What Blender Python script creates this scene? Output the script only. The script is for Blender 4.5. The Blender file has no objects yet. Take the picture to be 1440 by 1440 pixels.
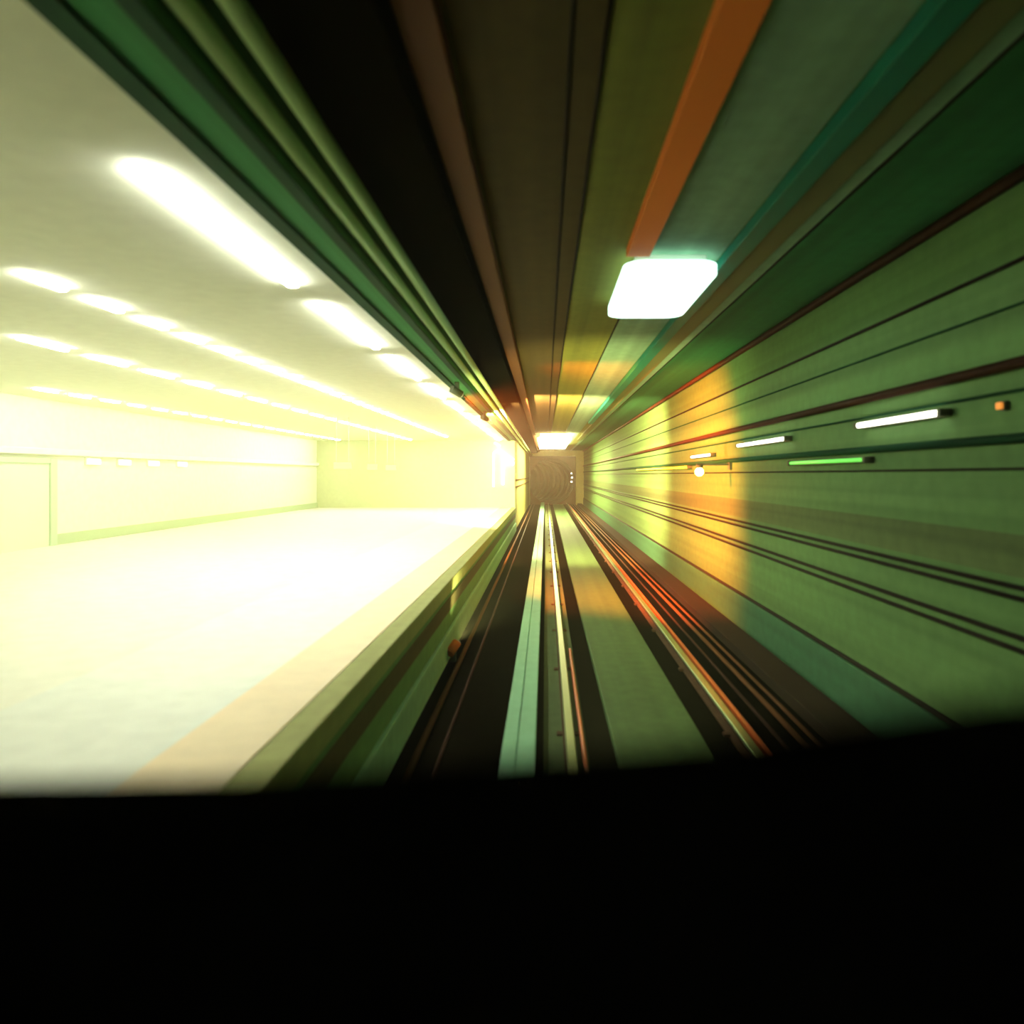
import bpy, bmesh, math, random
from mathutils import Vector, Matrix
R = random.Random(7)
S = bpy.context.scene
COL = S.collection

# ------------------------------------------------------------------ camera, world, exposure
CAM_Z = 2.6                                   # eye height above the rail heads, metres
cd = bpy.data.cameras.new('camera')
cam = bpy.data.objects.new('camera', cd); COL.objects.link(cam)
cam.location = (0, 0, CAM_Z); cam.rotation_euler = (math.radians(90), 0, 0)
cd.sensor_fit = 'HORIZONTAL'; cd.sensor_width = 36.0; cd.lens = 25.0
cd.shift_x = -47 / 1440; cd.shift_y = -52 / 1440
cd.clip_start = 0.02; cd.clip_end = 300
cd.dof.use_dof = True; cd.dof.focus_distance = 45; cd.dof.aperture_fstop = 0.8
S.camera = cam
S.view_settings.view_transform = 'Standard'; S.view_settings.look = 'None'
S.view_settings.gamma = 1.0; S.view_settings.use_curve_mapping = False
S.view_settings.exposure = 0.0
S.cycles.diffuse_bounces = 7; S.cycles.max_bounces = 8; S.cycles.glossy_bounces = 3
S.cycles.sample_clamp_indirect = 4.0; S.cycles.volume_bounces = 1
W = bpy.data.worlds.new('dark'); S.world = W; W.use_nodes = True
W.node_tree.nodes['Background'].inputs[0].default_value = (0.25, 0.5, 0.3, 1)
W.node_tree.nodes['Background'].inputs[1].default_value = 0.0
hz = W.node_tree.nodes.new('ShaderNodeVolumeScatter')          # thin dusty haze that fills the tunnel air
hz.inputs['Color'].default_value = (0.95, 0.93, 0.72, 1)
hz.inputs['Density'].default_value = 0.0016; hz.inputs['Anisotropy'].default_value = 0.2
W.node_tree.links.new(hz.outputs[0], W.node_tree.nodes['World Output'].inputs['Volume'])

# lamp strengths (W/m2-like emission values) and colours, all in one place
HALL_TUBE   = ((0.98, 1.0, 0.83), 66.0)      # near part of the station hall
HALL_BRIGHT = ((1.0, 0.98, 0.76), 44.0)      # own strength for the middle hall tubes, set for the right wall's light
PANEL       = ((0.66, 1.0, 0.84), 2.4)
FAR_PANEL   = ((1.0, 0.84, 0.42), 55.0)
WALL_TUBE   = ((1.0, 0.97, 0.80), 5.0)
TRAIN_FILL    = ((0.92, 1.0, 0.45), 6000.0)  # unseen lamps added to the train front
AMBER       = ((1.0, 0.25, 0.03), 250.0)
ORANGE_FILL = ((1.0, 0.16, 0.015), 22000.0)  # added lamp that throws the orange glow on the right wall
CREAM_FILL  = ((1.0, 0.60, 0.27), 27000.0)  # added lamp that brightens the far right wall
UPLIGHT_FILL     = ((1.0, 0.95, 0.36), 3000.0)  # added lamp that lifts the tunnel ceiling

# ------------------------------------------------------------------ materials
M = {}
def mat(name, col, rough=0.7, metal=0.0, streak=0.0, grain=0.0, sc=3.0, spec=0.12, emit=None):
    m = bpy.data.materials.new(name); m.use_nodes = True
    nt = m.node_tree; b = nt.nodes['Principled BSDF']
    b.inputs['Roughness'].default_value = rough; b.inputs['Metallic'].default_value = metal
    b.inputs['Specular IOR Level'].default_value = spec
    b.inputs['Base Color'].default_value = (*col, 1)
    tc = nt.nodes.new('ShaderNodeTexCoord')
    last = None
    def layer(scale, amount, prev, detail):
        mp = nt.nodes.new('ShaderNodeMapping'); mp.inputs['Scale'].default_value = scale
        nt.links.new(tc.outputs['Object'], mp.inputs['Vector'])
        no = nt.nodes.new('ShaderNodeTexNoise'); no.inputs['Scale'].default_value = 1.0
        no.inputs['Detail'].default_value = detail
        nt.links.new(mp.outputs['Vector'], no.inputs['Vector'])
        mr = nt.nodes.new('ShaderNodeMapRange')
        mr.inputs['From Min'].default_value = 0.3; mr.inputs['From Max'].default_value = 0.7
        mr.inputs['To Min'].default_value = 1 - amount; mr.inputs['To Max'].default_value = 1 + amount * 0.6
        nt.links.new(no.outputs['Fac'], mr.inputs['Value'])
        mx = nt.nodes.new('ShaderNodeVectorMath'); mx.operation = 'SCALE'
        if prev is None: mx.inputs[0].default_value = col
        else: nt.links.new(prev, mx.inputs[0])
        nt.links.new(mr.outputs['Result'], mx.inputs['Scale'])
        return mx.outputs['Vector']
    if streak: last = layer((sc, 0.03, sc), streak, last, 3)      # soot and damp drawn out along the tunnel
    if grain:  last = layer((6, 6, 6), grain, last, 5)
    if last is not None: nt.links.new(last, b.inputs['Base Color'])
    if emit:
        b.inputs['Emission Color'].default_value = (*emit[0], 1); b.inputs['Emission Strength'].default_value = emit[1]
    M[name] = m
    return m
mat('green_wall',   (0.095, 0.20, 0.065), 0.75, streak=0.30, grain=0.10, sc=4)
mat('olive_ceiling',(0.16, 0.176, 0.036), 0.85, streak=0.30, grain=0.10, sc=3)
mat('hall_ceiling', (0.90, 0.92, 0.80), 0.9, grain=0.04)
mat('hall_wall',    (0.86,0.88,0.74), 0.8, grain=0.04)
mat('end_wall',     (0.64, 0.68, 0.42), 0.8, grain=0.04)
mat('hall_floor',   (0.86, 0.86, 0.74), 0.55, grain=0.05)
mat('pale_granite', (0.83, 0.86, 0.78), 0.5, grain=0.05)
mat('peach_tactile',(0.93, 0.78, 0.55), 0.7, grain=0.05)
mat('skirting',     (0.52, 0.62, 0.40), 0.6)
mat('coping',       (0.40, 0.42, 0.17), 0.8, streak=0.2, grain=0.1)
mat('face_brown',   (0.016, 0.0088, 0.0032), 0.85, streak=0.3, grain=0.1)
mat('face_green',   (0.08, 0.12, 0.045), 0.85, streak=0.3, grain=0.1)
mat('plinth_green', (0.04, 0.14, 0.065), 0.7, streak=0.2, grain=0.1)
mat('platform_green',(0.17,0.32,0.12), 0.85, streak=0.3, grain=0.1)
mat('platform_brown',(0.13,0.11,0.05), 0.85, streak=0.3, grain=0.1)
mat('platform_foot',(0.34, 0.62, 0.36), 0.7, streak=0.2, grain=0.1)
mat('ceiling_brown',(0.06, 0.044, 0.0128), 0.85, streak=0.3, grain=0.1)
mat('ceiling_grey', (0.19,0.33,0.22), 0.8, streak=0.25, grain=0.1)
mat('ceiling_green',(0.02, 0.124, 0.044), 0.85, streak=0.3, grain=0.1)
mat('dark_invert',  (0.005, 0.004, 0.002), 0.9, spec=0.0, streak=0.4, grain=0.2)
mat('centre_slab',  (0.055, 0.12, 0.035), 0.7, streak=0.25, grain=0.12)
mat('trough_lid',   (0.19, 0.42, 0.24), 0.6, streak=0.15, grain=0.08)
mat('trough_side',  (0.10, 0.16, 0.09), 0.8)
mat('rail_steel',   (0.22, 0.32, 0.14), 0.38, metal=0.75, spec=0.5)
mat('rail_rust',    (0.06, 0.03, 0.012), 0.85, grain=0.2)
mat('orange_glint', (0.57, 0.096, 0.018), 0.4, spec=0.5)  # orange glints of the rails put into the colour
mat('rust_cable',   (0.12, 0.045, 0.012), 0.6)
mat('black_cable',  (0.018, 0.012, 0.008), 0.6)
mat('brown_cable',  (0.04, 0.014, 0.0048), 0.55)
mat('pale_pipe',    (0.55, 0.80, 0.38), 0.5, spec=0.4)
mat('dark_green',   (0.008, 0.05, 0.02), 0.8, streak=0.3)
mat('mid_green',    (0.04,0.19,0.065), 0.8, streak=0.35, sc=9)
mat('black_duct',   (0.005,0.004,0.002), 0.85, spec=0.0)
mat('brown_duct',   (0.096, 0.036, 0.0108), 0.7)
mat('reflection_orange',  (0.80, 0.20, 0.035), 0.6)  # orange of the painted ceiling reflection, also used on a housing
mat('teal_duct',    (0.008, 0.14, 0.09), 0.6)
mat('grey_duct',    (0.11, 0.12, 0.045), 0.7)
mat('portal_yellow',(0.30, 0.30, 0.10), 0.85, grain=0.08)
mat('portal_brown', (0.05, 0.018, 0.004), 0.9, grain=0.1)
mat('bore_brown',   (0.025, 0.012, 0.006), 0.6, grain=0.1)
mat('dash_black',   (0.003, 0.003, 0.003), 0.95, spec=0.0)
mat('lamp_housing', (0.85, 0.86, 0.75), 0.6)
mat('dark_housing', (0.08, 0.09, 0.05), 0.6)
mat('door_green',   (0.72, 0.80, 0.64), 0.6)
mat('door_frame',   (0.58,0.70,0.50), 0.6)
mat('hall_tube',    (0.9, 0.9, 0.85), 0.4, emit=HALL_TUBE)
mat('hall_bright',  (0.9, 0.9, 0.85), 0.4, emit=HALL_BRIGHT)
mat('panel_glow',   (0.9, 0.9, 0.9), 0.4, emit=PANEL)
mat('far_glow',     (0.9, 0.9, 0.8), 0.4, emit=FAR_PANEL)
mat('wall_tube',    (0.9, 0.9, 0.85), 0.4, emit=WALL_TUBE)
mat('amber_glow',   (0.9, 0.4, 0.1), 0.4, emit=AMBER)
mat('yellow_glow',  (0.9, 0.8, 0.1), 0.4, emit=((1.0, 0.62, 0.02), 1.3))
mat('green_glow',   (0.2, 0.8, 0.2), 0.4, emit=((0.20, 0.90, 0.10), 0.75))
mat('white_glow',   (0.9, 0.9, 0.9), 0.4, emit=((1.0, 1.0, 0.75), 5.0))
mat('soft_glow',    (0.9, 0.9, 0.85), 0.4, emit=((1.0, 0.98, 0.85), 0.9))
mat('sign_orange',  (0.9, 0.5, 0.2), 0.4, emit=((1.0, 0.62, 0.30), 1.0))
mat('red_lens',     (0.7, 0.2, 0.05), 0.4, emit=((1.0, 0.35, 0.05), 0.8))

# ------------------------------------------------------------------ mesh helpers
def box(bm, x0, x1, y0, y1, z0, z1, bev=0.0):
    vs = [bm.verts.new(p) for p in [(x0,y0,z0),(x1,y0,z0),(x1,y1,z0),(x0,y1,z0),(x0,y0,z1),(x1,y0,z1),(x1,y1,z1),(x0,y1,z1)]]
    fs = [bm.faces.new([vs[i] for i in f]) for f in [(0,3,2,1),(4,5,6,7),(0,1,5,4),(1,2,6,5),(2,3,7,6),(3,0,4,7)]]
    if bev:
        es = list({e for f in fs for e in f.edges})
        bmesh.ops.bevel(bm, geom=es, offset=bev, segments=2, profile=0.5, affect='EDGES')
def prism(bm, prof, y0, y1):
    """profile of (x, z) points, anticlockwise seen from the camera, drawn out along the track"""
    a = [bm.verts.new((x, y0, z)) for x, z in prof]; b = [bm.verts.new((x, y1, z)) for x, z in prof]
    n = len(prof)
    bm.faces.new(a); bm.faces.new(b[::-1])
    for i in range(n):
        j = (i + 1) % n
        bm.faces.new((a[j], a[i], b[i], b[j]))
def tube(bm, p0, p1, r, n=10):
    p0, p1 = Vector(p0), Vector(p1); d = (p1 - p0).normalized()
    u = d.orthogonal().normalized(); v = d.cross(u)
    ra, rb = [], []
    for i in range(n):
        t = 2 * math.pi * i / n; o = (u * math.cos(t) + v * math.sin(t)) * r
        ra.append(bm.verts.new(p0 + o)); rb.append(bm.verts.new(p1 + o))
    bm.faces.new(ra[::-1]); bm.faces.new(rb)
    for i in range(n):
        j = (i + 1) % n
        f = bm.faces.new((ra[i], ra[j], rb[j], rb[i])); f.smooth = True
def obj(name, bm, m, parent=None, origin=None):
    bmesh.ops.recalc_face_normals(bm, faces=bm.faces)
    if parent is not None:
        org = parent.matrix_world.translation if False else world_of(parent)
    elif origin is not None: org = Vector(origin)
    else:
        xs = [v.co for v in bm.verts]
        org = Vector(((min(c.x for c in xs)+max(c.x for c in xs))/2, (min(c.y for c in xs)+max(c.y for c in xs))/2, min(c.z for c in xs)))
    bmesh.ops.translate(bm, vec=-org, verts=bm.verts)
    me = bpy.data.meshes.new(name); bm.to_mesh(me); bm.free()
    me.materials.append(M[m])
    o = bpy.data.objects.new(name, me); COL.objects.link(o)
    if parent is not None: o.parent = parent
    else: o.location = org
    return o
def world_of(o):
    p = Vector((0, 0, 0))
    while o is not None: p += o.location; o = o.parent
    return p
def tag(o, label, cat, group=None):
    o['label'] = label; o['category'] = cat
    if group: o['group'] = group
    return o
def thing(name, label, cat, loc, group=None):
    o = bpy.data.objects.new(name, None); COL.objects.link(o); o.location = loc
    o.empty_display_size = 0.1
    return tag(o, label, cat, group)
def struct(name, bm, m, parent=None, label=None):
    o = obj(name, bm, m, parent)
    if parent is None: o['kind'] = 'structure'
    if label: o['label'] = label
    return o
def bmx(*boxes, bev=0.0):
    bm = bmesh.new()
    for b in boxes: box(bm, *b, bev=bev)
    return bm
def copy_thing(src, loc, label=None):
    r = src.copy(); COL.objects.link(r); r.location = loc
    if label: r['label'] = label
    for ch in src.children:
        c = ch.copy(); COL.objects.link(c); c.parent = r
        for g in ch.children:
            d = g.copy(); COL.objects.link(d); d.parent = c
    return r
NTH = ['first','second','third','fourth','fifth','sixth','seventh','eighth','ninth','tenth','eleventh','twelfth','thirteenth',
       'fourteenth','fifteenth','sixteenth','seventeenth','eighteenth','nineteenth','twentieth','twenty-first','twenty-second',
       'twenty-third','twenty-fourth','twenty-fifth','twenty-sixth','twenty-seventh','twenty-eighth','twenty-ninth','thirtieth']

# ------------------------------------------------------------------ main dimensions (metres)
Y0, YP = -3.0, 65.0          # back of the built tunnel, portal at its far end
XR = 3.5                     # right tunnel wall
ZC = 4.85                    # tunnel ceiling
XE = -1.48                   # platform edge
ZP = 1.0                     # platform floor
ZH = 4.30                    # hall ceiling
XW = -11.25                  # far wall of the station hall
YH = 35.0                    # end of the station hall
YS = 1.5                     # near end of the station hall

# ------------------------------------------------------------------ the setting
floor = struct('floor', bmx((XE - 0.3, XR, Y0, YP + 2, -0.40, -0.15)), 'dark_invert')
obj('centre_slab', bmx((0.68, 1.60, Y0, YP, -0.15, -0.06), bev=0.015), 'centre_slab', floor)
obj('rail_seat', bmx((-0.02, 0.42, Y0, YP, -0.15, -0.135)), 'face_green', floor)
ceiling = struct('ceiling', bmx((XE - 0.34, XR + 0.3, Y0, YP, ZC, ZC + 0.3)), 'olive_ceiling')
for x in (0.135, 0.31, 1.055, 2.43):                       # cable runs fixed along the slab
    bm = bmesh.new(); tube(bm, (x, Y0, ZC - 0.012), (x, YP, ZC - 0.012), 0.013, 8); obj('conduit', bm, 'black_cable', ceiling)
for x0, x1, m in ((-0.49, 0.30, 'ceiling_brown'), (1.065, 1.79, 'ceiling_grey'), (2.245, 2.42, 'ceiling_grey'), (2.44, 3.44, 'ceiling_green')):
    obj('lining_strip', bmx((x0, x1, Y0, YP, ZC - 0.012, ZC), bev=0.003), m, ceiling)
wr = struct('wall_right', bmx((XR, XR + 0.3, Y0, YP, -0.40, ZC)), 'green_wall')
struct('baseboard_right', bmx((XR - 0.06, XR, Y0, YP, -0.15, 0.46), bev=0.012), 'plinth_green')
obj('upper_panel', bmx((XR - 0.005, XR, Y0, YP, 4.20, 4.74), bev=0.002), 'green_wall', wr)
obj('waist_panel', bmx((XR - 0.005, XR, Y0, YP, 1.84, 2.16), bev=0.002), 'face_green', wr)

plat = struct('platform', bmx((XE - 0.6, XE, Y0, YH, -0.40, 0.80)), 'platform_green')
struct('outer_paving', bmx((-3.70, -2.20, Y0, YH, 0.80, ZP)), 'pale_granite', plat)
struct('tactile_strip', bmx((-2.20, -1.66, Y0, YH, 0.80, ZP + 0.006)), 'peach_tactile', plat)
struct('coping', bmx((-1.66, XE + 0.03, Y0, YH, 0.80, ZP), bev=0.012), 'coping', plat)
struct('inner_paving', bmx((XW, -3.70, Y0, YH, 0.80, ZP - 0.002)), 'hall_floor', plat)
struct('plinth', bmx((XE, XE + 0.05, Y0, YH, -0.15, 0.26), bev=0.01), 'platform_foot', plat)
struct('face_panel', bmx((XE, XE + 0.015, Y0, YH, 0.52, 0.72), bev=0.004), 'platform_brown', plat)

wl = struct('wall_left', bmx((XW - 0.3, XW, Y0, YH, 0.80, ZH)), 'hall_wall')
struct('skirting', bmx((XW, XW + 0.04, YS, YH, ZP, 1.24), bev=0.008), 'skirting', wl)
struct('cornice', bmx((XW, XW + 0.12, YS, YH, 3.05, 3.20), bev=0.02), 'hall_ceiling', wl)
struct('ceiling', bmx((XW, XE - 0.34, Y0, YH, ZH, ZH + 0.25)), 'hall_ceiling')
struct('wall_back', bmx((XW, XE - 0.02, YH, YH + 0.3, -0.40, ZC)), 'end_wall')
struct('wall_front', bmx((XW, XE - 0.36, Y0 - 0.3, Y0, -0.4, ZC)), 'hall_wall')
struct('wall_front', bmx((XE - 0.36, XR + 0.3, Y0 - 0.3, Y0, -0.4, ZC + 0.3)), 'dark_green')
wlt = struct('wall_left', bmx((XE - 0.30, XE - 0.02, YH + 0.3, YP, -0.40, ZC)), 'portal_yellow')
for z in (2.35, 2.0):
    bm = bmesh.new(); tube(bm, (XE, YH + 0.4, z), (XE, YP, z), 0.03, 8); obj('conduit', bm, 'rust_cable', wlt)

# edge beam over the platform edge, with its stepped soffit
beam = struct('trim_1', bmx((-1.82, -1.45, Y0, YH, ZH, ZC)), 'mid_green')
struct('soffit_strip', bmx((-1.84, -1.72, Y0, YH, ZH - 0.03, ZH), bev=0.006), 'dark_green', beam)
struct('soffit_strip', bmx((-1.53, -1.44, Y0, YH, ZH - 0.02, ZH), bev=0.006), 'dark_green', beam)

# portal at the end of the tunnel: headwall with a square recess, round bore behind
px0, px1, pz1 = -1.43, 2.80, 4.35
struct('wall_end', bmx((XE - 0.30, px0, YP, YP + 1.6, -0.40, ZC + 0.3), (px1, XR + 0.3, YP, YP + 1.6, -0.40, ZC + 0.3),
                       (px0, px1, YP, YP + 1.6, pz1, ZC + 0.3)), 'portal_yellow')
bc, br = Vector((0.58, 2.02)), 2.12
bm = bmesh.new()                                             # back of the recess with a round hole
N = 48
inner, outer = [], []
for i in range(N):
    t = 2 * math.pi * i / N; c, s = math.cos(t), math.sin(t)
    inner.append(bm.verts.new((bc.x + br * c, YP + 1.0, bc.y + br * s)))
    k = 3.4 / max(abs(c), abs(s))
    outer.append(bm.verts.new((bc.x + k * c, YP + 1.0, bc.y + k * s)))
for i in range(N):
    j = (i + 1) % N; bm.faces.new((inner[i], inner[j], outer[j], outer[i]))
ex = bmesh.ops.extrude_face_region(bm, geom=list(bm.faces))
bmesh.ops.translate(bm, vec=(0, 0.25, 0), verts=[v for v in ex['geom'] if isinstance(v, bmesh.types.BMVert)])
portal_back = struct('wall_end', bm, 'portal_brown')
# bore bending to the left, ring by ring
bore = None
RB, step = 26.0, 1.5
def bore_pt(s): a = s / RB; return Vector((bc.x - RB * (1 - math.cos(a)), YP + 1.25 + RB * math.sin(a), bc.y)), a
for k in range(20):
    bm = bmesh.new(); loops = []
    for s, r in ((k*step, br + 0.14), (k*step, br), (k*step + step - 0.05, br - 0.0), (k*step + step - 0.05, br + 0.14)):
        c, a = bore_pt(s); u = Vector((math.cos(a), math.sin(a), 0)); l = []
        for i in range(32):
            t = 2 * math.pi * i / 32
            l.append(bm.verts.new(c + u * (r * math.cos(t)) + Vector((0, 0, r * math.sin(t)))))
        loops.append(l)
    for q in range(4):
        A, B = loops[q], loops[(q + 1) % 4]
        for i in range(32):
            j = (i + 1) % 32; f = bm.faces.new((A[i], A[j], B[j], B[i])); f.smooth = q == 1
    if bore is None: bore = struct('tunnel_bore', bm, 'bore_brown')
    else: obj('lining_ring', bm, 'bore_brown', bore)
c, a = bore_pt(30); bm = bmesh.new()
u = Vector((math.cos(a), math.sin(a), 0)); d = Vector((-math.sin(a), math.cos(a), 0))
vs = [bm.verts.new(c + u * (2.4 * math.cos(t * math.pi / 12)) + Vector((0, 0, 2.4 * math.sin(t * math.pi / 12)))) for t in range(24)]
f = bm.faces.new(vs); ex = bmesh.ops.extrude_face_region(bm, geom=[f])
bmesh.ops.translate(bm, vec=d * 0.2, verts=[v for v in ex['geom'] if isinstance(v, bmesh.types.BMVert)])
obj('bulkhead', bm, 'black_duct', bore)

# ------------------------------------------------------------------ rails and track furniture
def rail(x, label, cat='rail'):
    t = thing('running_rail', label, cat, (x, Y0, -0.15), 'running rails of the track')
    def sym(pts): return [(x + a, z) for a, z in pts] + [(x - a, z) for a, z in reversed(pts)]
    bm = bmesh.new(); prism(bm, sym([(0.045, -0.045), (0.048, -0.015), (0.038, -0.002)]), Y0, YP + 0.9); obj('rail_head', bm, 'rail_steel', t)
    bm = bmesh.new(); prism(bm, sym([(0.075, -0.15), (0.075, -0.138), (0.012, -0.12), (0.012, -0.045)]), Y0, YP + 0.9); obj('rail_foot', bm, 'rail_rust', t)
    first = None
    for k in range(24):
        y = 5.0 + k * 2.5
        if first is None:
            first = [obj('rail_clip', bmx((x + a, x + a + 0.06, y - 0.05, y + 0.05, -0.15, -0.115), bev=0.008), 'rail_rust', t) for a in (-0.125, 0.065)]
        else:
            for q in first: c = q.copy(); COL.objects.link(c); c.parent = t; c.location = (0, k * 2.5, 0)
    return t
rail_l = rail(0.245, 'left steel running rail between the pale cable trough and the centre slab')
rail_r = rail(2.00, 'right steel running rail, bright green head, nearest the right tunnel wall')
def run(name, x, z, r, m, label, cat='cable', y0=Y0, y1=YP, n=8, group=None):
    bm = bmesh.new(); tube(bm, (x, y0, z), (x, y1, z), r, n)
    return tag(obj(name, bm, m), label, cat, group)
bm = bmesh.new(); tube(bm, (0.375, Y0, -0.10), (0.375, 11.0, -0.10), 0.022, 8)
obj('glint_strand', bm, 'orange_glint', rail_l)['label'] = 'thin red orange glint strand along the rail'  # orange light reflected by the rail, built as a coloured strand
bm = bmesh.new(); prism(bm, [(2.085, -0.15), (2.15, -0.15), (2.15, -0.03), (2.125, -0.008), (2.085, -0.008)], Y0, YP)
obj('glint_strip', bm, 'orange_glint', rail_r)['label'] = 'red orange glint strip along the outer side'  # orange glint beside the rail, built as a coloured strip

ct = thing('cable_trough', 'pale green cable trough with two rows of lids left of the left rail', 'trough', (-0.25, Y0, -0.15))
obj('trough_body', bmx((-0.38, -0.10, Y0, YP, -0.15, 0.06)), 'trough_side', ct)
obj('lid_row', bmx((-0.40, -0.262, Y0, YP, 0.06, 0.10), bev=0.01), 'trough_lid', ct)
obj('lid_row', bmx((-0.254, -0.09, Y0, YP, 0.06, 0.115), bev=0.01), 'trough_lid', ct)
run('track_cable', -1.25, -0.12, 0.035, 'rust_cable', 'rust brown cable on the dark floor beside the platform face')
run('track_cable', -1.02, -0.13, 0.022, 'brown_cable', 'thin dark brown cable on the dark floor midway to the pale trough')
for i, (x, r, m, lab) in enumerate([
        (2.42, 0.020, 'brown_cable', 'dark brown floor cable next to the orange strip of the right rail'),
        (2.62, 0.030, 'rust_cable', 'rust brown floor cable between the right rail and the floor duct'),
        (2.78, 0.022, 'rust_cable', 'thin rust brown floor cable touching distance from the floor duct')]):
    run('track_cable', x, -0.15 + r, r, m, lab)
dt = thing('floor_duct', 'low brown cable duct on the floor at the foot of right wall', 'duct', (3.1, Y0, -0.15))
obj('duct_body', bmx((2.90, 3.28, Y0, YP, -0.15, -0.02), bev=0.01), 'face_brown', dt)
obj('duct_lid', bmx((2.88, 3.30, Y0, YP, -0.02, 0.01), bev=0.008), 'face_brown', dt)
run('track_cable', 3.36, -0.10, 0.045, 'rust_cable', 'orange brown cable squeezed between floor duct and right wall plinth')

# cables along the right wall, top to bottom
for z, r, m, lab in [
        (4.78, 0.050, 'brown_cable', 'thick dark red brown cable in the corner of right wall and ceiling'),
        (4.18, 0.018, 'black_cable', 'thin black cable highest on the open right wall below the corner cable'),
        (3.86, 0.012, 'dark_green', 'thin dark green wire on the right wall above the thick black cable'),
        (3.42, 0.046, 'brown_cable', 'thick dark cable on the right wall above the white tube lamps'),
        (3.225, 0.014, 'dark_green', 'thin dark wire on the right wall just above the white tube lamps'),
        (2.87, 0.038, 'dark_green', 'dark green cable on right wall between white and green lamps'),
        (2.645, 0.011, 'black_cable', 'thin black wire at eye level on the right wall under the green lamp'),
        (1.770, 0.020, 'black_cable', 'upper cable of the upper black pair low on the right wall'),
        (1.690, 0.020, 'black_cable', 'lower cable of the upper black pair low on the right wall'),
        (1.405, 0.022, 'black_cable', 'upper cable of the lower black pair on the right wall'),
        (1.310, 0.022, 'black_cable', 'lower cable of the lower black pair on the right wall'),
        (0.490, 0.026, 'black_cable', 'lowest black cable on the right wall, lying on the green plinth')]:
    run('wall_cable', XR - r if z < 4.7 else XR - 0.005 - r, z, r, m, lab, group='cables along the right wall')

# pipes and ducts under the ceiling
run('ceiling_pipe', -1.37, 4.385, 0.050, 'pale_pipe', 'pale green pipe under the ceiling beside the green edge beam', 'pipe')
run('ceiling_pipe', -1.21, 4.430, 0.050, 'pale_pipe', 'pale green pipe under the ceiling next to the black duct', 'pipe')
tag(obj('ceiling_duct_or_reflection', bmx((-1.28, -0.72, Y0, YP, 4.60, ZC), bev=0.02), 'black_duct'), 'wide black duct under the ceiling beside the two pale pipes', 'duct')
tag(obj('ceiling_duct_or_reflection', bmx((-0.70, -0.50, Y0, YP, 4.72, ZC), bev=0.01), 'brown_duct'), 'narrow red brown duct under the ceiling beside the wide black duct', 'duct')
tag(obj('ceiling_duct_or_reflection', bmx((0.80, 1.035, Y0, 7.05, 4.76, ZC), bev=0.01), 'reflection_orange'), 'bright orange reflection strip on the ceiling ending at the white light panel', 'duct')  # orange reflection on the ceiling, built as a coloured strip
tag(obj('ceiling_duct_or_reflection', bmx((1.80, 1.98, Y0, 30, 4.74, ZC), bev=0.01), 'teal_duct'), 'dark teal duct on the ceiling right of the white light panel', 'duct')
tag(obj('ceiling_duct_or_reflection', bmx((2.00, 2.24, Y0, 45, 4.78, ZC), bev=0.01), 'grey_duct'), 'greyish brown duct on the ceiling beside the dark teal duct', 'duct')

# ------------------------------------------------------------------ lamps
def ceiling_panel(x0, x1, y0, y1, ztop, glow, label, name='ceiling_light', drop=0.16, gap=0.07):
    t = thing(name, label, 'light', ((x0+x1)/2, (y0+y1)/2, ztop - drop))
    obj('housing', bmx((x0 + 0.12, x1 - 0.12, y0 + 0.12, y1 - 0.12, ztop - gap, ztop), bev=0.01), 'lamp_housing', t)
    bm = bmx((x0, x1, y0, y1, ztop - drop, ztop - gap))
    bmesh.ops.bevel(bm, geom=[e for e in bm.edges if abs(e.verts[0].co.z - e.verts[1].co.z) > 0.01], offset=0.22, segments=6, profile=0.5, affect='EDGES')
    obj('diffuser', bm, glow, t)
    return t
ceiling_panel(0.80, 1.76, 7.1, 9.3, ZC, 'panel_glow', 'bluish white glowing light panel on the ceiling, right of the orange reflection strip', drop=0.20, gap=0.10)
ceiling_panel(-0.42, 1.4, 38, 52, ZC, 'far_glow', 'long pale yellow light panel on the ceiling near the tunnel portal', drop=0.34, gap=0.24)

# tube lamps on the right wall
def tube_lamp(name, y0, y1, z, m, label, r=0.028, x=XR - 0.085, hm='dark_housing'):
    t = thing(name, label, 'lamp', (XR, (y0+y1)/2, z - 0.04))
    obj('housing', bmx((XR - 0.05, XR - 0.007, y0 - 0.05, y1 + 0.05, z - 0.035, z + 0.035), bev=0.008), hm, t)
    bm = bmesh.new(); tube(bm, (x, y0, z), (x, y1, z), r); obj('tube', bm, m, t)
    for y in (y0 - 0.03, y1 + 0.03):
        obj('end_cap', bmx((x - 0.035, XR - 0.045, y - 0.03, y + 0.03, z - 0.033, z + 0.033), bev=0.006), hm, t)
    return t
tube_lamp('tube_lamp', 6.15, 7.75, 3.14, 'wall_tube', 'nearest and longest looking white tube lamp on the right wall')
tube_lamp('tube_lamp', 10.1, 12.6, 3.12, 'wall_tube', 'middle one of the three white tube lamps on right wall')
tube_lamp('tube_lamp', 14.6, 16.6, 3.02, 'wall_tube', 'farthest white tube lamp on right wall, above the amber lamp')
tube_lamp('signal_lamp', 7.6, 9.9, 2.765, 'green_glow', 'green strip lamp on the right wall under the white tubes', r=0.022)
tube_lamp('signal_lamp', 17.0, 26.5, 2.79, 'yellow_glow', 'long yellow strip lamp far along the right wall', r=0.035)
t = thing('marker_lamp', 'small amber marker lamp on right wall at the photo right edge', 'lamp', (XR, 5.40, 3.10))
obj('housing', bmx((XR - 0.04, XR, 5.36, 5.44, 3.09, 3.16), bev=0.006), 'dark_housing', t)
obj('lens', bmx((XR - 0.065, XR - 0.04, 5.37, 5.43, 3.10, 3.15), bev=0.006), 'red_lens', t)
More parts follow.
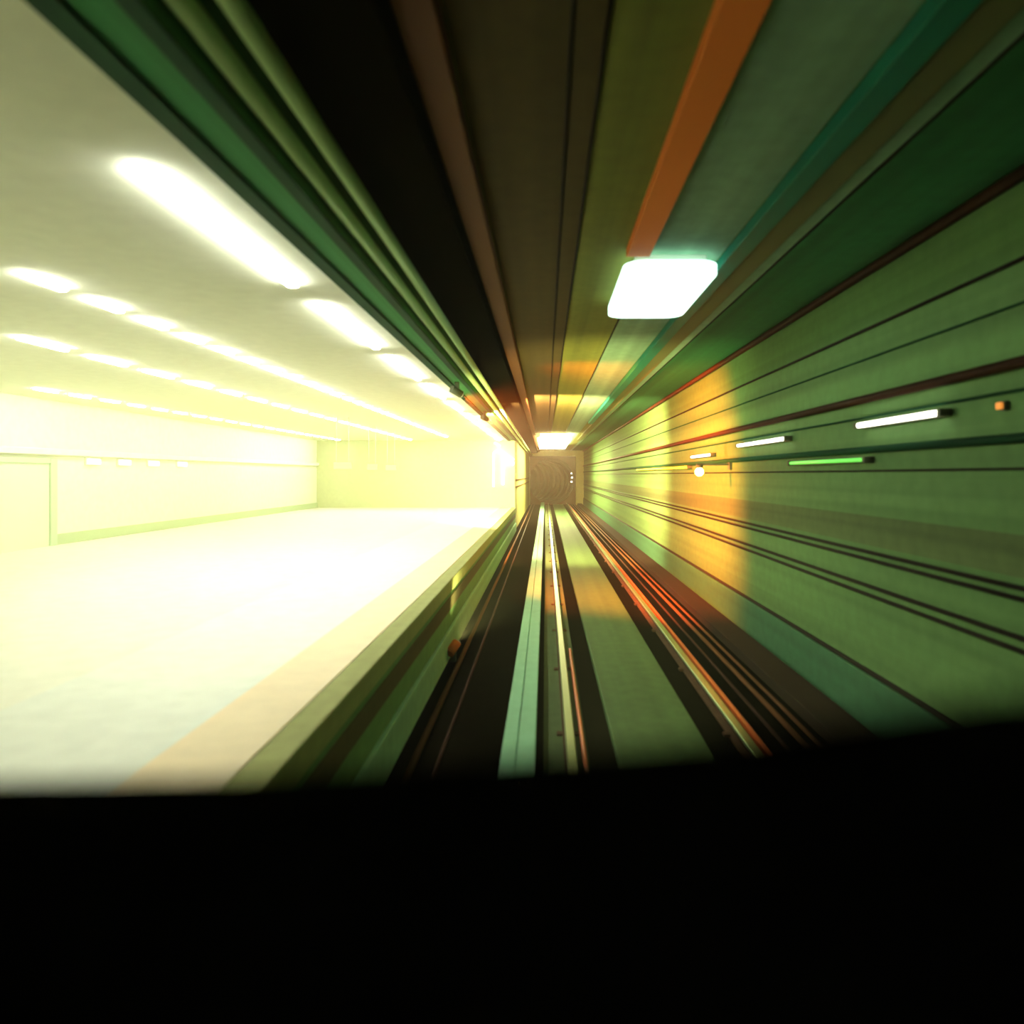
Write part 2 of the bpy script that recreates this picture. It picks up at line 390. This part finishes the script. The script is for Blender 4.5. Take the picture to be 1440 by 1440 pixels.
def amber(y, z, label):
    t = thing('bulkhead_lamp', label, 'lamp', (XR, y, z - 0.1))
    obj('bracket', bmx((XR - 0.65, XR, y - 0.02, y + 0.02, z + 0.12, z + 0.16), (XR - 0.05, XR, y - 0.08, y + 0.08, z + 0.04, z + 0.24)), 'dark_housing', t)
    bm = bmesh.new(); tube(bm, (XR - 0.60, y, z + 0.07), (XR - 0.60, y, z + 0.13), 0.07, 16); obj('cap', bm, 'dark_housing', t)
    bm = bmesh.new(); bmesh.ops.create_uvsphere(bm, u_segments=14, v_segments=8, radius=0.08)
    bmesh.ops.translate(bm, vec=(XR - 0.60, y, z), verts=bm.verts)
    obj('globe', bm, 'amber_glow', t)
amber(13.4, 2.66, 'amber globe lamp on a bracket of the right wall in orange glow')

# rows of tube lamps on the hall ceiling
def hall_row(x, y0, n, length, pitch, what, grp):
    srcs = {}
    for k in range(n):
        y = y0 + k * pitch
        glow = 'hall_bright' if 15 < y < 26 else 'hall_tube'
        src = srcs.get(glow)
        lab = '%s flush white lamp from the near end, %s' % (NTH[k], what)
        if src is None:
            src = srcs[glow] = thing('ceiling_lamp', lab, 'lamp', (x, y, ZH - 0.04), grp)
            obj('diffuser', bmx((x - 0.045, x + 0.045, y, y + length, ZH - 0.04, ZH - 0.006), bev=0.012), glow, src)
            obj('lamp_frame', bmx((x - 0.075, x + 0.075, y - 0.02, y + length + 0.02, ZH - 0.006, ZH)), 'lamp_housing', src)
        else: copy_thing(src, (x, y, ZH - 0.04), lab)
hall_row(-2.23, 3.9, 10, 2.4, 3.1, 'hall ceiling row over platform edge', 'hall lamps over the platform edge')
hall_row(-4.36, 5.95, 30, 0.48, 0.86, 'second hall ceiling row from platform edge', 'hall lamps in the second row')
hall_row(-6.44, 8.7, 19, 0.85, 1.36, 'third hall ceiling row from platform edge', 'hall lamps in the third row')
hall_row(-9.90, 13.8, 20, 0.60, 1.04, 'hall ceiling row nearest far wall', 'hall lamps by the far wall')

# far wall of the hall: green door and small wall lamps; end wall: station light reflections built as glowing tubes; hanging orange signs
t = struct('door_1', bmx((XW + 0.0, XW + 0.05, 14.27, 16.05, ZP, 2.86)), 'door_green')
for y in (14.05, 16.05): obj('door_post', bmx((XW, XW + 0.09, y, y + 0.22, ZP, 2.98), bev=0.01), 'door_frame', t)
obj('door_head', bmx((XW, XW + 0.09, 14.27, 16.05, 2.86, 2.98), bev=0.01), 'door_frame', t)
for k, y in enumerate((17.6, 18.9, 20.3, 21.9)):
    t = thing('wall_lamp', '%s small bright wall lamp right of the green hall door' % NTH[k], 'lamp', (XW, y, 2.84), 'small lamps on the far hall wall')
    obj('backplate', bmx((XW, XW + 0.04, y - 0.25, y + 0.25, 2.84, 3.02), bev=0.008), 'lamp_housing', t)
    obj('diffuser', bmx((XW + 0.04, XW + 0.12, y - 0.22, y + 0.22, 2.86, 3.0), bev=0.02), 'soft_glow', t)
t = thing('reflected_light', 'angular white reflections built as glowing tubes on the hall end wall', 'light', (-2.3, YH, 1.9))
for a, b, r in [((-2.55, 3.65), (-2.55, 2.02), 0.03), ((-2.08, 3.30), (-2.08, 2.12), 0.055), ((-2.55, 3.68), (-2.25, 3.86), 0.045),
                ((-2.30, 3.84), (-1.56, 3.34), 0.055), ((-2.10, 3.45), (-1.56, 3.12), 0.075), ((-2.50, 4.18), (-2.22, 4.02), 0.04)]:
    y = YH - r - 0.03
    bm = bmesh.new(); tube(bm, (a[0], y, a[1]), (b[0], y, b[1]), r); o = obj('reflection_tube', bm, 'white_glow', t)
obj('backplate', bmx((-2.65, -1.52, YH - 0.03, YH, 1.95, 4.25)), 'end_wall', t)
for k, (x, y, w) in enumerate([(-6.0, 21.0, 0.52), (-6.0, 24.6, 0.34), (-6.0, 27.6, 0.40)]):
    t = thing('hanging_sign', ['left and nearest', 'middle', 'right and farthest'][k] + ' small glowing orange sign hanging in the bright hall', 'sign', (x, y, 2.8), 'orange signs hanging in the hall')
    obj('sign_face', bmx((x - w/2, x + w/2, y, y + 0.06, 2.78, 2.98), bev=0.008), 'sign_orange', t)
    for s in (-1, 1):
        bm = bmesh.new(); tube(bm, (x + s*w*0.35, y + 0.03, 2.98), (x + s*w*0.35, y + 0.03, ZH), 0.01, 6); obj('hanger', bm, 'lamp_housing', t)

# lamps inside the round bore
for k, (s, z, r, lab) in enumerate([(1.2, 2.75, 0.11, 'upper white lamp on the right side of the round tunnel bore'),
                                (1.6, 2.35, 0.13, 'middle white lamp on the right side of the round tunnel bore'),
                                (2.2, 1.95, 0.12, 'lower white lamp on the right side of the round tunnel bore')]):
    c, a = bore_pt(s); u = Vector((math.cos(a), math.sin(a), 0)); d = Vector((-math.sin(a), math.cos(a), 0))
    hx = math.sqrt(br**2 - (z - bc.y)**2)
    p = c + u * (hx - 0.06); p.z = z
    t = thing('bore_lamp', lab, 'lamp', (p.x, p.y, p.z - 0.1), 'lamps in the round bore')
    bm = bmesh.new(); tube(bm, p - d * 0.35 , p + d * 0.35, r * 0.6, 10); obj('diffuser', bm, 'white_glow', t)
    bm = bmesh.new(); tube(bm, p + u * 0.03 - d * 0.4, p + u * 0.03 + d * 0.4, r * 0.5, 8); obj('housing', bm, 'lamp_housing', t)

# ------------------------------------------------------------------ the train the camera rides in: black console under the windscreen
cab = thing('train_cab', 'black out of focus windscreen sill and console of the train cab', 'train', (1.1, 0.3, 0.0))
bm = bmesh.new()
edge = []                                                    # sill line: (x, distance ahead, drop below the eye); it curves in towards the seat on the right
for px_x, d, slope in [(-0.90, 0.58, 0.430), (-0.727, 0.58, 0.430), (-0.40, 0.57, 0.425), (-0.07, 0.52, 0.402), (0.09, 0.48, 0.388), (0.27, 0.43, 0.368), (0.45, 0.40, 0.340), (0.64, 0.37, 0.310), (1.2, 0.32, 0.29)]:
    edge.append((px_x * d, d, slope * d))
edge.append((2.8, 0.32, 0.10))
rows = []
for x, d, dz in edge:
    z = CAM_Z - dz
    rows.append([bm.verts.new(p) for p in [(x, 0.60, 0.9), (x, 0.60, z - 0.12), (x, d + 0.015, z - 0.012), (x, d, z), (x, d - 0.1, z - 0.03), (x, -0.15, z - 0.12), (x, -0.15, 0.9)]])
for a, b in zip(rows, rows[1:]):
    for i in range(7):
        j = (i + 1) % 7; bm.faces.new((a[i], b[i], b[j], a[j]))
bm.faces.new(rows[0]); bm.faces.new(rows[-1][::-1])
obj('console', bm, 'dash_black', cab)
obj('front_panel', bmx((-0.60, 2.80, 0.60, 0.68, 0.25, 2.28), bev=0.03), 'dash_black', cab)
obj('underframe', bmx((-0.45, 2.65, -2.6, 0.60, 0.45, 0.9), bev=0.03), 'dash_black', cab)
for x in (0.245, 2.00):
    bm = bmesh.new(); tube(bm, (x - 0.06, -0.9, 0.43), (x + 0.06, -0.9, 0.43), 0.43, 28); obj('wheel', bm, 'rail_rust', cab)

for x in (0.35, 1.85):                                        # unseen lamps added on the train front to brighten the tunnel
    h = thing('train_fill_lamp', '%s added unseen fill lamp on the train front below the console' % ('left' if x < 1 else 'right'), 'lamp', (x, 0.68, 1.3), 'fill lamps added to the train front')
    bm = bmesh.new(); tube(bm, (x, 0.68, 1.4), (x, 0.76, 1.4), 0.12, 20); obj('lamp_housing', bm, 'dark_housing', h)
    ld = bpy.data.lights.new('train_fill_beam', 'SPOT'); ld.energy = TRAIN_FILL[1]; ld.color = TRAIN_FILL[0]
    ld.spot_size = math.radians(28); ld.spot_blend = 1.0; ld.shadow_soft_size = 0.08
    lo = bpy.data.objects.new('train_fill_beam', ld); COL.objects.link(lo); lo.parent = h
    lo.location = (0, 0.16, 0.1); lo.rotation_euler = (math.radians(92), 0, 0)

def fill_projector(name, label, pos, aim, glow, size, top=None, hm='dark_housing'):   # added fill lamp on a stalk; top = height of the surface it hangs from
    pos = Vector(pos); aim = (Vector(aim) - pos).normalized()
    zb = pos.z if top is not None else 0
    p = thing(name, label, 'lamp', (pos.x, pos.y, pos.z - 0.08 if top is not None else -0.15))
    z0, z1 = (pos.z + 0.05, top) if top is not None else (-0.15, pos.z - 0.05)
    obj('bracket', bmx((pos.x - 0.04, pos.x + 0.04, pos.y - 0.04, pos.y + 0.04, z0, z1), bev=0.006), 'dark_housing', p)
    bm = bmesh.new(); tube(bm, pos - aim * 0.12, pos + aim * 0.10, 0.07, 16); obj('housing', bm, hm, p)
    bm = bmesh.new(); tube(bm, pos + aim * 0.10, pos + aim * 0.115, 0.06, 16); obj('lens', bm, 'lamp_housing', p)
    ld = bpy.data.lights.new('fill_beam', 'SPOT'); ld.energy = glow[1]; ld.color = glow[0]
    ld.spot_size = math.radians(size); ld.spot_blend = 1.0; ld.shadow_soft_size = 0.05
    lo = bpy.data.objects.new('fill_beam', ld); COL.objects.link(lo); lo.parent = p
    lo.location = pos + aim * 0.17 - world_of(p); lo.rotation_euler = aim.to_track_quat('-Z', 'Y').to_euler()
fill_projector('fill_projector', 'added fill lamp throwing orange light, nearer one under the edge beam', (-1.62, 13.0, ZH - 0.18), (XR, 17.0, 1.4), ORANGE_FILL, 94, ZH - 0.002)
fill_projector('fill_projector', 'added fill lamp throwing cream light, farther one under the edge beam', (-1.62, 19.0, ZH - 0.18), (XR, 28.0, 2.0), CREAM_FILL, 112, ZH - 0.002)
fill_projector('fill_floodlight', 'added orange fill lamp at the platform foot shining up at the ceiling', (-1.36, 10.5, 0.05), (2.0, 16.5, ZC), UPLIGHT_FILL, 84, hm='reflection_orange')
